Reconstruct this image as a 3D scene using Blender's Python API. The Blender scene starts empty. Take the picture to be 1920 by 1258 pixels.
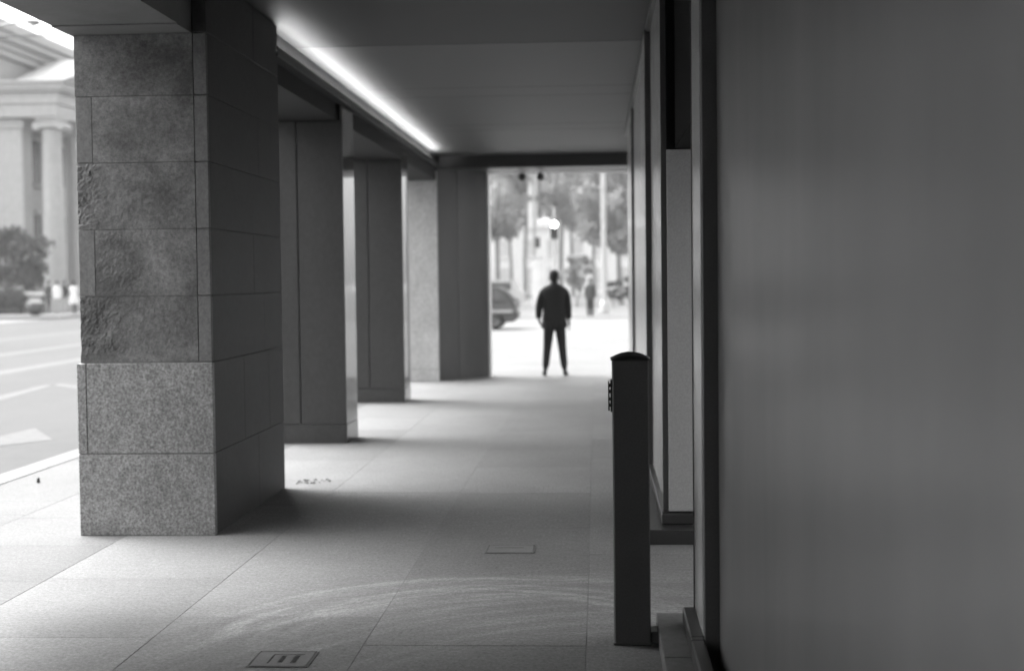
import bpy, bmesh, math, random
from mathutils import Vector, Matrix, noise
random.seed(7)
R = math.radians
sc = bpy.context.scene

# ------------------------------------------------------------------ camera, world, sun, exposure
CAM_H = 1.65
YAW, PITCH, ROLL = R(3.43), R(-2.27), R(0.66)
_f = Vector((-math.sin(YAW)*math.cos(PITCH), math.cos(YAW)*math.cos(PITCH), math.sin(PITCH)))
_r0 = Vector((math.cos(YAW), math.sin(YAW), 0)); _u0 = _r0.cross(_f)
_r = _r0*math.cos(ROLL) - _u0*math.sin(ROLL); _u = _u0*math.cos(ROLL) + _r0*math.sin(ROLL)
cam_d = bpy.data.cameras.new('camera'); cam = bpy.data.objects.new('camera', cam_d)
sc.collection.objects.link(cam); sc.camera = cam
m = Matrix((( _r.x, _u.x, -_f.x, 0), (_r.y, _u.y, -_f.y, 0), (_r.z, _u.z, -_f.z, CAM_H), (0, 0, 0, 1)))
cam.matrix_world = m
cam_d.lens = 50; cam_d.sensor_width = 36; cam_d.sensor_fit = 'HORIZONTAL'
cam_d.clip_start = 0.05; cam_d.clip_end = 3000
cam_d.dof.use_dof = True; cam_d.dof.focus_distance = 7.4; cam_d.dof.aperture_fstop = 1.7
cam_d.dof.aperture_blades = 0

SUN_EL, SUN_AZ = 56.0, -66.0          # degrees; azimuth measured from +Y, negative to the left
w = bpy.data.worlds.new('World'); sc.world = w; w.use_nodes = True
nt = w.node_tree; nt.nodes.clear()
sky = nt.nodes.new('ShaderNodeTexSky'); sky.sky_type = 'NISHITA'; sky.sun_disc = False
sky.sun_elevation = R(SUN_EL); sky.sun_rotation = R(SUN_AZ)
sky.air_density = 1.6; sky.dust_density = 4.0; sky.ozone_density = 1.0
bw = nt.nodes.new('ShaderNodeRGBToBW')
bg = nt.nodes.new('ShaderNodeBackground'); bg.inputs['Strength'].default_value = 0.15
wo = nt.nodes.new('ShaderNodeOutputWorld')
nt.links.new(sky.outputs[0], bw.inputs[0]); nt.links.new(bw.outputs[0], bg.inputs[0]); nt.links.new(bg.outputs[0], wo.inputs[0])

sun_d = bpy.data.lights.new('sun', 'SUN'); sun = bpy.data.objects.new('sun', sun_d); sc.collection.objects.link(sun)
sun_d.energy = 0.9; sun_d.angle = R(36); sun_d.color = (1, 1, 1)
_d = Vector((math.sin(R(SUN_AZ))*math.cos(R(SUN_EL)), math.cos(R(SUN_AZ))*math.cos(R(SUN_EL)), math.sin(R(SUN_EL))))
sun.rotation_euler = _d.to_track_quat('Z', 'Y').to_euler()

sc.view_settings.view_transform = 'Standard'; sc.view_settings.look = 'None'
sc.view_settings.gamma = 1.0; sc.view_settings.use_curve_mapping = False
sc.view_settings.exposure = 2.2
sc.cycles.use_denoising = True
sc.cycles.max_bounces = 10; sc.cycles.diffuse_bounces = 6; sc.cycles.glossy_bounces = 4
sc.cycles.sample_clamp_indirect = 1.2

# ------------------------------------------------------------------ helpers
COL = sc.collection
HAZE = 0.0009
def at(px, py, Y):
    """the point of the vertical plane y = Y seen at photo pixel (px, py) (1920 wide)"""
    v = _f + _r*((px-960)/2667) - _u*((py-629)/2667)
    return Vector((0, 0, CAM_H)) + v*(Y/v.y)

def tag(o, label=None, cat=None, group=None, kind=None):
    if label: o['label'] = label
    if cat: o['category'] = cat
    if group: o['group'] = group
    if kind: o['kind'] = kind
    return o
def empty(name, loc=(0, 0, 0), label=None, cat=None, group=None, rz=0):
    o = bpy.data.objects.new(name, None); o.location = loc; o.rotation_euler = (0, 0, rz); COL.objects.link(o)
    return tag(o, label, cat, group)
def copy_tree(o, parent=None):
    c = o.copy(); COL.objects.link(c); c.parent = parent
    for ch in [x for x in bpy.data.objects if x.parent == o]: copy_tree(ch, c)
    return c

class MB:
    def __init__(s): s.v = []; s.f = []; s.sm = []
    def add(s, vs, fs, smooth=False):
        n = len(s.v); s.v += [tuple(p) for p in vs]
        for f in fs: s.f.append(tuple(i+n for i in f)); s.sm.append(smooth)
    def box(s, x0, y0, z0, x1, y1, z1, c=0.0):
        if c <= 0:
            vs = [(x, y, z) for x in (x0, x1) for y in (y0, y1) for z in (z0, z1)]
            s.add(vs, [(0, 1, 3, 2), (4, 6, 7, 5), (0, 4, 5, 1), (2, 3, 7, 6), (0, 2, 6, 4), (1, 5, 7, 3)])
            return s
        c = min(c, abs(x1-x0)/2.2, abs(y1-y0)/2.2, abs(z1-z0)/2.2)
        bm = bmesh.new(); bmesh.ops.create_cube(bm, size=1)
        for v in bm.verts: v.co = Vector(((x0+x1)/2+v.co.x*(x1-x0), (y0+y1)/2+v.co.y*(y1-y0), (z0+z1)/2+v.co.z*(z1-z0)))
        bmesh.ops.bevel(bm, geom=bm.edges[:], offset=c, segments=1, affect='EDGES')
        bm.verts.index_update(); s.add([v.co for v in bm.verts], [[v.index for v in f.verts] for f in bm.faces]); bm.free()
        return s
    def prism(s, pts, z0, z1):
        """extrude a plan polygon (counter-clockwise) upwards"""
        n = len(pts)
        vs = [(x, y, z0) for x, y in pts] + [(x, y, z1) for x, y in pts]
        s.add(vs, [tuple(range(n))[::-1], tuple(range(n, 2*n))] + [(i, (i+1) % n, n+(i+1) % n, n+i) for i in range(n)])
        return s
    def tube(s, pts, rads, seg=12, smooth=True, caps=True):
        pts = [Vector(p) for p in pts]; rings = []
        if not hasattr(rads, '__len__'): rads = [rads]*len(pts)
        n0 = len(s.v); up = None
        for i, p in enumerate(pts):
            t = (pts[min(i+1, len(pts)-1)] - pts[max(i-1, 0)]).normalized()
            a = t.cross(Vector((0, 0, 1)) if abs(t.z) < .9 else Vector((0, 1, 0))).normalized(); b = t.cross(a)
            rings.append([p + (a*math.cos(2*math.pi*k/seg) + b*math.sin(2*math.pi*k/seg))*rads[i] for k in range(seg)])
        vs = [q for r in rings for q in r]; fs = []
        for i in range(len(pts)-1):
            for k in range(seg):
                fs.append((i*seg+k, i*seg+(k+1) % seg, (i+1)*seg+(k+1) % seg, (i+1)*seg+k))
        s.add(vs, fs, smooth)
        if caps:
            s.add(rings[0], [tuple(range(seg))]); s.add(rings[-1], [tuple(range(seg))[::-1]])
        return s
    def lathe(s, prof, c=(0, 0, 0), seg=20, smooth=True):
        c = Vector(c); vs = []; fs = []
        for r, z in prof:
            for k in range(seg): vs.append(c + Vector((r*math.cos(2*math.pi*k/seg), r*math.sin(2*math.pi*k/seg), z)))
        for i in range(len(prof)-1):
            for k in range(seg): fs.append((i*seg+k, i*seg+(k+1) % seg, (i+1)*seg+(k+1) % seg, (i+1)*seg+k))
        s.add(vs, fs, smooth); return s
    def mesh(s, name, mat):
        me = bpy.data.meshes.new(name); me.from_pydata(s.v, [], s.f)
        me.polygons.foreach_set('use_smooth', s.sm)
        for m_ in (mat if isinstance(mat, (list, tuple)) else [mat]): me.materials.append(m_)
        bm = bmesh.new(); bm.from_mesh(me); bmesh.ops.recalc_face_normals(bm, faces=bm.faces[:]); bm.to_mesh(me); bm.free()
        me.update(); return me
    def build(s, name, mat, parent=None):
        o = bpy.data.objects.new(name, s.mesh(name, mat)); COL.objects.link(o)
        if parent: o.parent = parent
        return o
def boxo(name, mat, parent, *a, c=0.0):
    return MB().box(*a, c=c).build(name, mat, parent)

# ------------------------------------------------------------------ materials (the film is black and white: every colour is a grey)
class NT:
    def __init__(s, name):
        s.m = bpy.data.materials.new(name); s.m.use_nodes = True; s.t = s.m.node_tree; s.n = s.t.nodes
        s.p = s.n['Principled BSDF']; s.co = s.n.new('ShaderNodeTexCoord')
    def lk(s, a, b): s.t.links.new(a, b)
    def map(s, scale=(1, 1, 1), loc=(0, 0, 0), rot=(0, 0, 0), src='Object'):
        m_ = s.n.new('ShaderNodeMapping'); s.lk(s.co.outputs[src], m_.inputs[0])
        m_.inputs['Scale'].default_value = scale; m_.inputs['Location'].default_value = loc; m_.inputs['Rotation'].default_value = rot
        return m_.outputs[0]
    def noise(s, scale, detail=4, rough=.6, vec=None, dist=0):
        n_ = s.n.new('ShaderNodeTexNoise'); n_.inputs['Scale'].default_value = scale; n_.inputs['Detail'].default_value = detail
        n_.inputs['Roughness'].default_value = rough; n_.inputs['Distortion'].default_value = dist
        s.lk(vec if vec is not None else s.map(), n_.inputs['Vector']); return n_.outputs['Fac']
    def ramp(s, fac, stops):
        r_ = s.n.new('ShaderNodeValToRGB'); e = r_.color_ramp.elements
        while len(e) < len(stops): e.new(.5)
        for k, (p, v) in enumerate(stops): e[k].position = p; e[k].color = (v, v, v, 1)
        s.lk(fac, r_.inputs[0]); return r_.outputs[0]
    def math(s, op, a, b=None, clamp=False):
        m_ = s.n.new('ShaderNodeMath'); m_.operation = op; m_.use_clamp = clamp
        for k, x in enumerate((a, b)):
            if x is None: continue
            if isinstance(x, (int, float)): m_.inputs[k].default_value = x
            else: s.lk(x, m_.inputs[k])
        return m_.outputs[0]
    def col(s, v): s.lk(v, s.p.inputs['Base Color'])
    def bump(s, h, strength=.3, dist=.01):
        b = s.n.new('ShaderNodeBump'); b.inputs['Strength'].default_value = strength; b.inputs['Distance'].default_value = dist
        s.lk(h, b.inputs['Height']); s.lk(b.outputs[0], s.p.inputs['Normal'])

def simple(name, v, rough=.6, var=.15, scale=3.0, metal=0, spec=.5, bump=0):
    t = NT(name); n_ = t.noise(scale, 6)
    grain = t.ramp(t.noise(110, 3, .85), [(.3, .82), (.7, 1.18)])
    t.col(t.math('MULTIPLY', t.ramp(n_, [(.25, v*(1-var)), (.75, v*(1+var))]), grain))
    t.p.inputs['Roughness'].default_value = rough; t.p.inputs['Metallic'].default_value = metal
    t.p.inputs['Specular IOR Level'].default_value = spec
    if bump: t.bump(t.noise(scale*12, 6), bump)
    return t.m

def slab_mat(name, base, swirl=True, rough=.62):
    t = NT(name)
    info = t.n.new('ShaderNodeObjectInfo')
    rnd = t.math('MULTIPLY_ADD', info.outputs['Random'], .16); rnd.node.inputs[2].default_value = .92
    big = t.ramp(t.noise(.7, 5, .6), [(.3, .86), (.7, 1.1)])
    mid = t.ramp(t.noise(9, 6, .65, vec=t.map((1, 3.0, 1))), [(.3, .86), (.7, 1.12)])
    fine = t.ramp(t.noise(52, 4, .9), [(.32, .52), (.68, 1.48)])
    v = t.math('MULTIPLY', t.math('MULTIPLY', big, mid), t.math('MULTIPLY', fine, rnd))
    v = t.math('MULTIPLY', v, base)
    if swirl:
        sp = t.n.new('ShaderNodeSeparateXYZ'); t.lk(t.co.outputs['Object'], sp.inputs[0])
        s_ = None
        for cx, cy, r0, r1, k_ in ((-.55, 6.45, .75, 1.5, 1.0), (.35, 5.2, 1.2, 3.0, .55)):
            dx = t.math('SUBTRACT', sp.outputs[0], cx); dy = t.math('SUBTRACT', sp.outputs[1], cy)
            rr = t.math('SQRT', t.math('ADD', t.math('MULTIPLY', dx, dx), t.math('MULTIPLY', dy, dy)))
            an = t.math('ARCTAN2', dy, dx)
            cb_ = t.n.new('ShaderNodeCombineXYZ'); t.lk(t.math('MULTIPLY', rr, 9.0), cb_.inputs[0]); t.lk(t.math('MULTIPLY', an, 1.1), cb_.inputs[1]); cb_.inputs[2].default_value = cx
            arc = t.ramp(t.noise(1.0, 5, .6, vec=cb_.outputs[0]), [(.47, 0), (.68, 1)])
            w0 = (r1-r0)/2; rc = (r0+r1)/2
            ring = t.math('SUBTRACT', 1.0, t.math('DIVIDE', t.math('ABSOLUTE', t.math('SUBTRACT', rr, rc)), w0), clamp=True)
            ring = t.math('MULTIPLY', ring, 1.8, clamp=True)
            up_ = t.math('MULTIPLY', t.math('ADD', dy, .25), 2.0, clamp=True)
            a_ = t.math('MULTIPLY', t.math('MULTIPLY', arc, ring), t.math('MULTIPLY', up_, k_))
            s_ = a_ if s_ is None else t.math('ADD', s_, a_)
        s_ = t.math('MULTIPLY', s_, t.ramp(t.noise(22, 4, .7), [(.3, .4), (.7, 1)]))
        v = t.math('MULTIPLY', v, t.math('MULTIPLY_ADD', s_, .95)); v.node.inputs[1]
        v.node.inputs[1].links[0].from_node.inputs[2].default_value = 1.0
    t.col(v); t.p.inputs['Roughness'].default_value = rough; t.p.inputs['Specular IOR Level'].default_value = .35
    t.bump(t.noise(160, 3, .7), .12, .004)
    return t.m

def granite_mat(name, base, speck=.45, rough=.5, stain=.2):
    t = NT(name)
    a = t.ramp(t.noise(58, 3, .75), [(.34, 1-speck), (.5, 1.0), (.66, 1+speck)])
    a2 = t.ramp(t.noise(26, 3, .7, vec=t.map((1, 1, .7))), [(.35, .82), (.65, 1.15)])
    b = t.ramp(t.noise(3.0, 6, .65, vec=t.map((1.2, 1.2, .8))), [(.3, 1-stain), (.7, 1+stain)])
    v = t.math('MULTIPLY', t.math('MULTIPLY', a, b), t.math('MULTIPLY', a2, base))
    t.col(v); t.p.inputs['Roughness'].default_value = rough
    t.bump(t.noise(90, 4, .7), .25, .004); return t.m

def rough_stone_mat(name, base):
    t = NT(name)
    blot = t.ramp(t.noise(2.3, 6, .62, dist=.6), [(.38, .6), (.5, .94), (.62, 1.28)])
    pits = t.ramp(t.noise(48, 4, .8), [(.33, .6), (.5, 1), (.66, 1.3)])
    mid = t.ramp(t.noise(17, 6, .7), [(.3, .8), (.7, 1.2)])
    fine = t.ramp(t.noise(120, 3, .75), [(.3, .78), (.7, 1.22)])
    info = t.n.new('ShaderNodeObjectInfo')
    rnd = t.math('MULTIPLY_ADD', info.outputs['Random'], .2); rnd.node.inputs[2].default_value = .9
    v = t.math('MULTIPLY', t.math('MULTIPLY', blot, t.math('MULTIPLY', mid, pits)), t.math('MULTIPLY', fine, rnd))
    t.col(t.math('MULTIPLY', v, base)); t.p.inputs['Roughness'].default_value = .8
    t.bump(t.noise(55, 6, .75), .5, .006); return t.m

def glossy_mat(name, base, rough, var=.1, spec=.5, metal=0, streak=0.0):
    t = NT(name)
    n_ = t.noise(1.5, 5, .6, vec=t.map((1, 1, .18)))
    grain = t.ramp(t.noise(260, 3, .85), [(.3, .7), (.7, 1.3)])
    smear = t.ramp(t.noise(2.2, 6, .7, vec=t.map((1, 1, .5), (5, 2, 1))), [(.35, .92), (.65, 1.1)])
    t.col(t.math('MULTIPLY', t.ramp(n_, [(.3, base*(1-var)), (.7, base*(1+var))]), t.math('MULTIPLY', grain, smear)))
    rr = t.n.new('ShaderNodeMapRange'); rr.inputs[3].default_value = rough*.85; rr.inputs[4].default_value = rough*1.2
    t.lk(t.noise(6, 4, .6, vec=t.map((1, 6, .12))), rr.inputs[0]); t.lk(rr.outputs[0], t.p.inputs['Roughness'])
    t.p.inputs['Specular IOR Level'].default_value = spec; t.p.inputs['Metallic'].default_value = metal
    if streak: t.bump(t.noise(5, 4, .6, vec=t.map((1, 5, .15))), streak, .01)
    return t.m

def emit_mat(name, s):
    t = NT(name); t.p.inputs['Base Color'].default_value = (.8, .8, .8, 1)
    t.p.inputs['Emission Color'].default_value = (1, 1, 1, 1); t.p.inputs['Emission Strength'].default_value = s; return t.m

M = dict(
    slab=slab_mat('slab_concrete', .22), slab_out=slab_mat('outdoor_paving', .155, swirl=False),
    kerb=granite_mat('kerb_granite', .2, .2, .7, .1),
    bed=simple('joint_sand', .25, .9), asphalt=None,
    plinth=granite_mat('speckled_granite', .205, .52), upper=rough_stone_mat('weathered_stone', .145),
    margin=granite_mat('tooled_margin_stone', .14, .18, .7, .12),
    side=granite_mat('shaded_side_stone', .034, .2, .6, .15),  # same stone as the front blocks, with its shade put into the colour
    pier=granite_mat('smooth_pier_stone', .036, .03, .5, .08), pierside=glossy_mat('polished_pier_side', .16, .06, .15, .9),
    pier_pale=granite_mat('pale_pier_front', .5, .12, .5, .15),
    mortar=simple('mortar', .12, .9), soffit=simple('soffit_stone', .16, .8, .12, 5), soffit_shaded=simple('shaded_soffit_stone', .016, .8, .12, 5), header=simple('matt_black', .012, .95, .1, 3, 0, .1),  # second soffit tone: same stone, shade deep in the arcade put into its colour
    ceil=simple('ceiling_paint', .055, .55, .05, 1.2), ceildark=simple('darker_ceiling_panel', .022, .6, .05, 1.2),  # second tone is darker, for the ceiling panels nearer the camera
    dark=simple('dark_metal', .028, .4, .1, 3), black=simple('black_metal', .085, .45, .1, 4),
    portal=glossy_mat('portal_cladding', .07, .3),
    panel=glossy_mat('satin_panel', .185, .30, .2, .5, 0, .08), window=glossy_mat('polished_panel', .72, .26, .1, .8, .85, .012),
    narrow=glossy_mat('pale_satin_panel', .42, .24, .06, .6, .15, .003), grey_panel=simple('grey_panel', .36, .45, .06, 1.5), trim=simple('pale_trim', .6, .5, .05),
    glow=emit_mat('strip_light', 13.0),
)
def asphalt_mat():
    t = NT('asphalt')
    a = t.ramp(t.noise(.35, 5, .6, vec=t.map((1, .25, 1))), [(.3, .82), (.7, 1.15)])
    b = t.ramp(t.noise(4, 6, .7), [(.3, .88), (.7, 1.12)]); c = t.ramp(t.noise(120, 3, .8), [(.3, .75), (.7, 1.25)])
    t.col(t.math('MULTIPLY', t.math('MULTIPLY', a, b), t.math('MULTIPLY', c, .068)))
    t.p.inputs['Roughness'].default_value = .75; t.bump(t.noise(150, 3), .3, .005); return t.m
M['asphalt'] = asphalt_mat()

# ------------------------------------------------------------------ ground, road, paving
g = MB(); g.add([(-600, -600, -.16), (600, -600, -.16), (600, 600, -.16), (-600, 600, -.16)], [(0, 1, 2, 3)])
tag(g.build('ground', simple('ground_earth', .22, .9, .2, .05)), 'bare ground under and beyond the streets', None, None, 'structure')
road = MB(); road.box(-27.5, -40, -.158, -5.22, 220, -.12); road = tag(road.build('road', M['asphalt']), 'worn grey asphalt road beside the arcade', None, None, 'structure')
pave = tag(boxo('pavement', M['bed'], None, -4.93, -30.0, -.155, 9, 24.02, -.0018), 'stone slab pavement running through the arcade', None, None, 'structure')
pk = tag(boxo('kerb', M['bed'], None, -5.16, 3.0, -.155, -4.96, 130, -.04), 'pale kerb between pavement and road', None, None, 'structure')
y = 3.0
while y < 60:
    boxo('kerb_stone', M['kerb'], pk, -5.22, y+.004, -.15, -4.945, y+1.196, .002, c=.012); y += 1.2
for k in range(1):
    boxo('kerb_stone', M['kerb'], pk, -5.22, y+.004, -.15, -4.945, 130, .002, c=.012)
strips = [(-4.93, -4.1, .62), (-4.1, -3.09, 1.05), (-3.09, -2.08, 1.3), (-2.08, -1.07, 2.03), (-1.07, -.06, 1.52), (-.06, .95, 1.52), (.95, 1.7, 2.1)]
phase = [.1, .5, .86, 9.97 - 2.03*3, .3, .9, .2]
for (x0, x1, L), ph in zip(strips, phase):
    boxo('slab', M['slab'] if x1 > -4.0 else M['slab_out'], pave, x0+.002, -30, -.03, x1-.002, 2.998, 0, c=.002)
    y = 3.0; nxt = 3.0 + (ph % L)
    if nxt <= 3.05: nxt += L
    while y < 24.0:
        ye = min(nxt, 24.0)
        dz = random.uniform(-.0012, .0012)
        if ye-y > .03:
            boxo('slab', M['slab'] if x1 > -3.0 else M['slab_out'], pave, x0+.0018, y+.0018, -.03, x1-.0018, ye-.0018, dz*.5, c=.0012)
        y = ye; nxt += L
# outdoor paving beyond the arcade and across the road
pl = tag(boxo('plaza', M['slab_out'], None, -4.94, 24.03, -.155, 70, 40.0, -.002), 'pale paved corner beyond the arcade', None, None, 'structure')
cr = tag(boxo('cross_road', simple('pale_concrete_road', .17, .8, .08, .5), None, -4.94, 40.0, -.155, 70, 60.0, -.03), 'pale concrete crossing road', None, None, 'structure')
pl2 = tag(boxo('far_pavement', M['slab_out'], None, -4.94, 60.0, -.155, 70, 200.0, .0), 'pale pavement across the crossing road', None, None, 'structure')
pl3 = tag(boxo('plaza_pavement', simple('plaza_stone', .16, .8, .1, 1), None, -120, 71.5, -.155, -27.5, 260, .0), 'pale forecourt before the columned building', None, None, 'structure')

paint = simple('road_paint', .11, .7, .2, 6)
def marking(poly, z=-.116):
    b = MB(); b.add([(x, y_, z) for x, y_ in poly], [tuple(range(len(poly)))]); b.build('road_marking', paint, road)
marking([(-6.99, 16.2), (-6.93, 17.1), (-6.2, 15.8), (-6.57, 15.24), (-7.3, 13.9), (-7.75, 14.6)])
marking([(-9.0, 20.2), (-9.38, 20.3), (-9.72, 24.4), (-9.5, 24.4)])
marking([(-9.55, 24.35), (-8.3, 23.0), (-7.6, 22.2), (-7.6, 22.6), (-8.4, 23.7), (-9.6, 24.8)])
marking([(-11.6, 24), (-12.1, 24), (-12.5, 38), (-12.1, 38)])
marking([(-14.6, 28), (-15.2, 28), (-15.4, 44), (-14.9, 44)])
marking([(-19.0, 30), (-19.4, 30), (-19.4, 70), (-19.0, 70)])

hz = bpy.data.materials.new('haze'); hz.use_nodes = True; hn = hz.node_tree; hn.nodes.clear()
pv = hn.nodes.new('ShaderNodeVolumePrincipled'); pv.inputs['Color'].default_value = (.95, .95, .95, 1); pv.inputs['Density'].default_value = HAZE
ho = hn.nodes.new('ShaderNodeOutputMaterial'); hn.links.new(pv.outputs[0], ho.inputs['Volume'])
tag(boxo('haze', hz, None, -620, -620, -1.2, 620, 620, 24), 'thin pale haze over the street', None, None, 'stuff')

# ------------------------------------------------------------------ near pier: coursed stone
def stone(name, mat, parent, x0, y0, z0, x1, y1, z1, rough=0, region=None, seed=0):
    """a stone block; rough > 0 breaks up the skin where region(x, z) > 0"""
    if not rough: return boxo(name, mat, parent, x0, y0, z0, x1, y1, z1, c=.006)
    nx, nz = max(6, int((x1-x0)/.012)), max(6, int((z1-z0)/.012)); ny = 8
    b = MB(); idx = {}
    def P(i, j, k):
        key = (i, j, k)
        if key in idx: return idx[key]
        p = Vector((x0+(x1-x0)*i/nx, y0+(y1-y0)*j/ny, z0+(z1-z0)*k/nz))
        m_ = region(p.x, p.z)
        edge = min(1, min(k, nz-k)/2.0)
        q = p*1.0; s_ = 0
        h = noise.fractal(q*9+Vector((seed, 0, 0)), .8, 2.0, 5)
        h2 = noise.fractal(Vector((q.x*60, q.y*60, q.z*60))+Vector((0, seed, 0)), .7, 2.1, 4)
        h3 = max(0, noise.noise(Vector((q.x*34, q.y*34, q.z*30))+Vector((seed, seed, 0))))
        d = rough*m_*(.5+.5*h + .45*h2 - .7*h3)*(.35+.65*edge)
        d = min(d, rough*.9)
        n_ = Vector((0, 0, 0))
        if j == 0: n_.y += d - rough*.35*m_
        if i == 0: n_.x -= -abs(d)*.8 + rough*.1
        b.v.append((p.x+n_.x if i == 0 else p.x, p.y-(n_.y), p.z)); idx[key] = len(b.v)-1
        return idx[key]
    for i in range(nx):
        for k in range(nz):
            b.f.append((P(i, 0, k), P(i+1, 0, k), P(i+1, 0, k+1), P(i, 0, k+1))); b.sm.append(False)
    for j in range(ny):
        for k in range(nz):
            b.f.append((P(0, j+1, k), P(0, j, k), P(0, j, k+1), P(0, j+1, k+1))); b.sm.append(False)
    # remaining faces
    n = len(b.v); e = .004
    b.add([(x0+e, y1, z0), (x1, y1, z0), (x1, y1, z1), (x0+e, y1, z1)], [(0, 1, 2, 3)])
    b.add([(x1, y0, z0), (x1, y1, z0), (x1, y1, z1), (x1, y0, z1)], [(0, 1, 2, 3)])
    b.add([(x0+e, y0+e, z1), (x1, y0+e, z1), (x1, y1, z1), (x0+e, y1, z1)], [(0, 1, 2, 3)])
    b.add([(x0+e, y0+e, z0), (x1, y0+e, z0), (x1, y1, z0), (x0+e, y1, z0)], [(0, 1, 2, 3)])
    return b.build(name, mat, parent)

pier1 = empty('stone_pier', (-2.94, 9.1, 0), 'nearest and longest pier, of weathered stone blocks on a speckled granite base', 'pier')
P0 = (-2.94, 9.1, 0)
def rel(o, par):          # keep world coordinates in the mesh: cancel the parent's offset
    o.matrix_parent_inverse = par.matrix_basis.inverted(); return o
XL, XR, YF, YB = -3.375, -2.503, 9.115, 11.2
boxo('core', M['mortar'], pier1, XL+.02, YF+.037, 0, XR-.015, YB-.02, 3.258)
Z = [0, .537, 1.132, 1.567, 2.0, 2.433, 2.863, 3.262]
g_ = .0015
ins = XR-.09
SX = XR-.0015
def side_stones(z0, z1, splits, y0):
    ys = [y0]+splits+[YB]
    for a, b_ in zip(ys, ys[1:]):
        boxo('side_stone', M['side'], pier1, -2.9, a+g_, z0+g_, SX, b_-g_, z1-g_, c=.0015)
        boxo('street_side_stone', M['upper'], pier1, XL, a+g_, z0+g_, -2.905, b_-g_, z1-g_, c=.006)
# granite base courses
for z0, z1, cuts, sp in [(0, .537, [], [10.35]), (.537, 1.132, [-3.338], [9.95, 10.72])]:
    xs = [-3.402]+cuts+[XR+.004]
    for a, b_ in zip(xs, xs[1:]):
        boxo('granite_block', M['plinth'], pier1, a+(g_*.7 if a > -3.4 else 0), 9.1, z0+(.0 if z0 == 0 else g_), b_-(g_*.7 if b_ < -2.6 else 0), 9.15, z1-g_, c=.005)
    side_stones(z0+.0, z1, sp, 9.152)
boxo('top_stone', M['side'], pier1, -2.597, YF+.002, 3.266, SX, 10.4, 3.668, c=.004); boxo('top_stone', M['side'], pier1, -2.597, 10.404, 3.266, SX, YB-.003, 3.668, c=.004)
full = lambda x, z: 1.0
courses = [
    (1.132, 1.567, [], 'rough'), (1.567, 2.0, [-3.265], 'mid'), (2.0, 2.433, [], 'left'), (2.433, 2.863, [-3.265], 'smooth'), (2.863, 3.262, [], 'smooth')]
def reg(kind, z0, z1):
    def f(x, z):
        u = (x-XL)/.87; v = (z-z0)/(z1-z0)
        n_ = noise.fractal(Vector((x*6, z*6, 3.3)), .8, 2, 3)
        if kind == 'rough': m_ = 1.25 - u*2.6 + n_*.5; m_ = max(m_, .22) if u < .85 else 0; m_ *= min(1, max(0, (v-.1+n_*.08)/.08))
        elif kind == 'mid': m_ = .9 - abs(u-.25)*2.6 + n_*.5; m_ = max(m_, .15)
        elif kind == 'left': m_ = 1.5 - u*6.5 + n_*.5; m_ = max(m_, .12)
        else: m_ = .05
        if x > ins-.02: m_ = 0
        return max(0, min(1, m_))
    return f
for q, (z0, z1, cuts, kind) in enumerate(courses):
    xs = [XL]+cuts+[ins]
    for a, b_ in zip(xs, xs[1:]):
        small = (b_-a) < .2
        r_ = {'rough': .015, 'mid': .009, 'left': .018, 'smooth': .004}[kind]
        if small: boxo('stone', M['margin'], pier1, a, YF, z0+g_, b_-.001, 9.15, z1-g_, c=.004)
        else: stone('stone', M['upper'], pier1, a+(.001 if cuts else 0), YF, z0+g_, b_-.0015, 9.15, z1-g_, rough=r_, region=reg(kind, z0, z1), seed=q*13.7)
    boxo('margin_stone', M['margin'], pier1, ins+.001, YF+.002, z0+g_, XR, 9.15, z1-g_, c=.005)
    side_stones(z0, z1, [[10.6], [10.3], [], [10.5], []][q], 9.152)
for o in [x for x in bpy.data.objects if x.parent == pier1]: rel(o, pier1)

# ------------------------------------------------------------------ smooth piers further in
def smooth_pier(x0, xn, xf, yf, yb, groove, label, front, side):
    p = empty('stone_pier', ((x0+xn)/2, yf, 0), label, 'pier', 'smooth piers along the arcade')
    H_ = 3.62 if xn > -2.61 else 3.62
    MB().prism([(x0+.02, yf+.03), (xn-.03, yf+.03), (xf-.03, yb-.02), (x0+.02, yb-.02)], 0, 3.26).build('core', M['mortar'], p)
    z1 = .19
    for a, b_ in ((x0, groove-.006), (groove+.006, xn)):
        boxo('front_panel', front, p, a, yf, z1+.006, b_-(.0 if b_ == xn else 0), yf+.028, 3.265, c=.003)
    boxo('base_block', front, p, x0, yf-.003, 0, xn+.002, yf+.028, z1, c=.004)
    MB().prism([(xn-.03, yf+.03), (xn, yf+.03), (xf, yb), (xf-.03, yb)], z1+.006, 3.42).build('side_panel', side, p)
    MB().prism([(xn-.03, yf+.03), (xn+.003, yf+.03), (xf+.003, yb), (xf-.03, yb)], 0, z1).build('side_base_block', side, p)
    boxo('street_panel', front, p, x0-.028, yf, 0, x0-.002, yb, 3.265, c=.003)
    boxo('back_panel', front, p, x0, yb+.002, 0, xf-.03, yb+.03, 3.265, c=.003)
    for o in [x for x in bpy.data.objects if x.parent == p]: rel(o, p)
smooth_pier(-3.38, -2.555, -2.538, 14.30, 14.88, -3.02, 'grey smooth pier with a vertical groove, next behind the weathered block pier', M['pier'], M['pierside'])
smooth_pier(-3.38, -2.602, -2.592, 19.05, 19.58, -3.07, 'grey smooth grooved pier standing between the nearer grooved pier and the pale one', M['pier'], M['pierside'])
smooth_pier(-3.38, -2.580, -2.580, 23.08, 23.50, -3.12, 'pale bright pier beside the dark slanted portal jamb', M['pier_pale'], M['pier_pale'])

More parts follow.
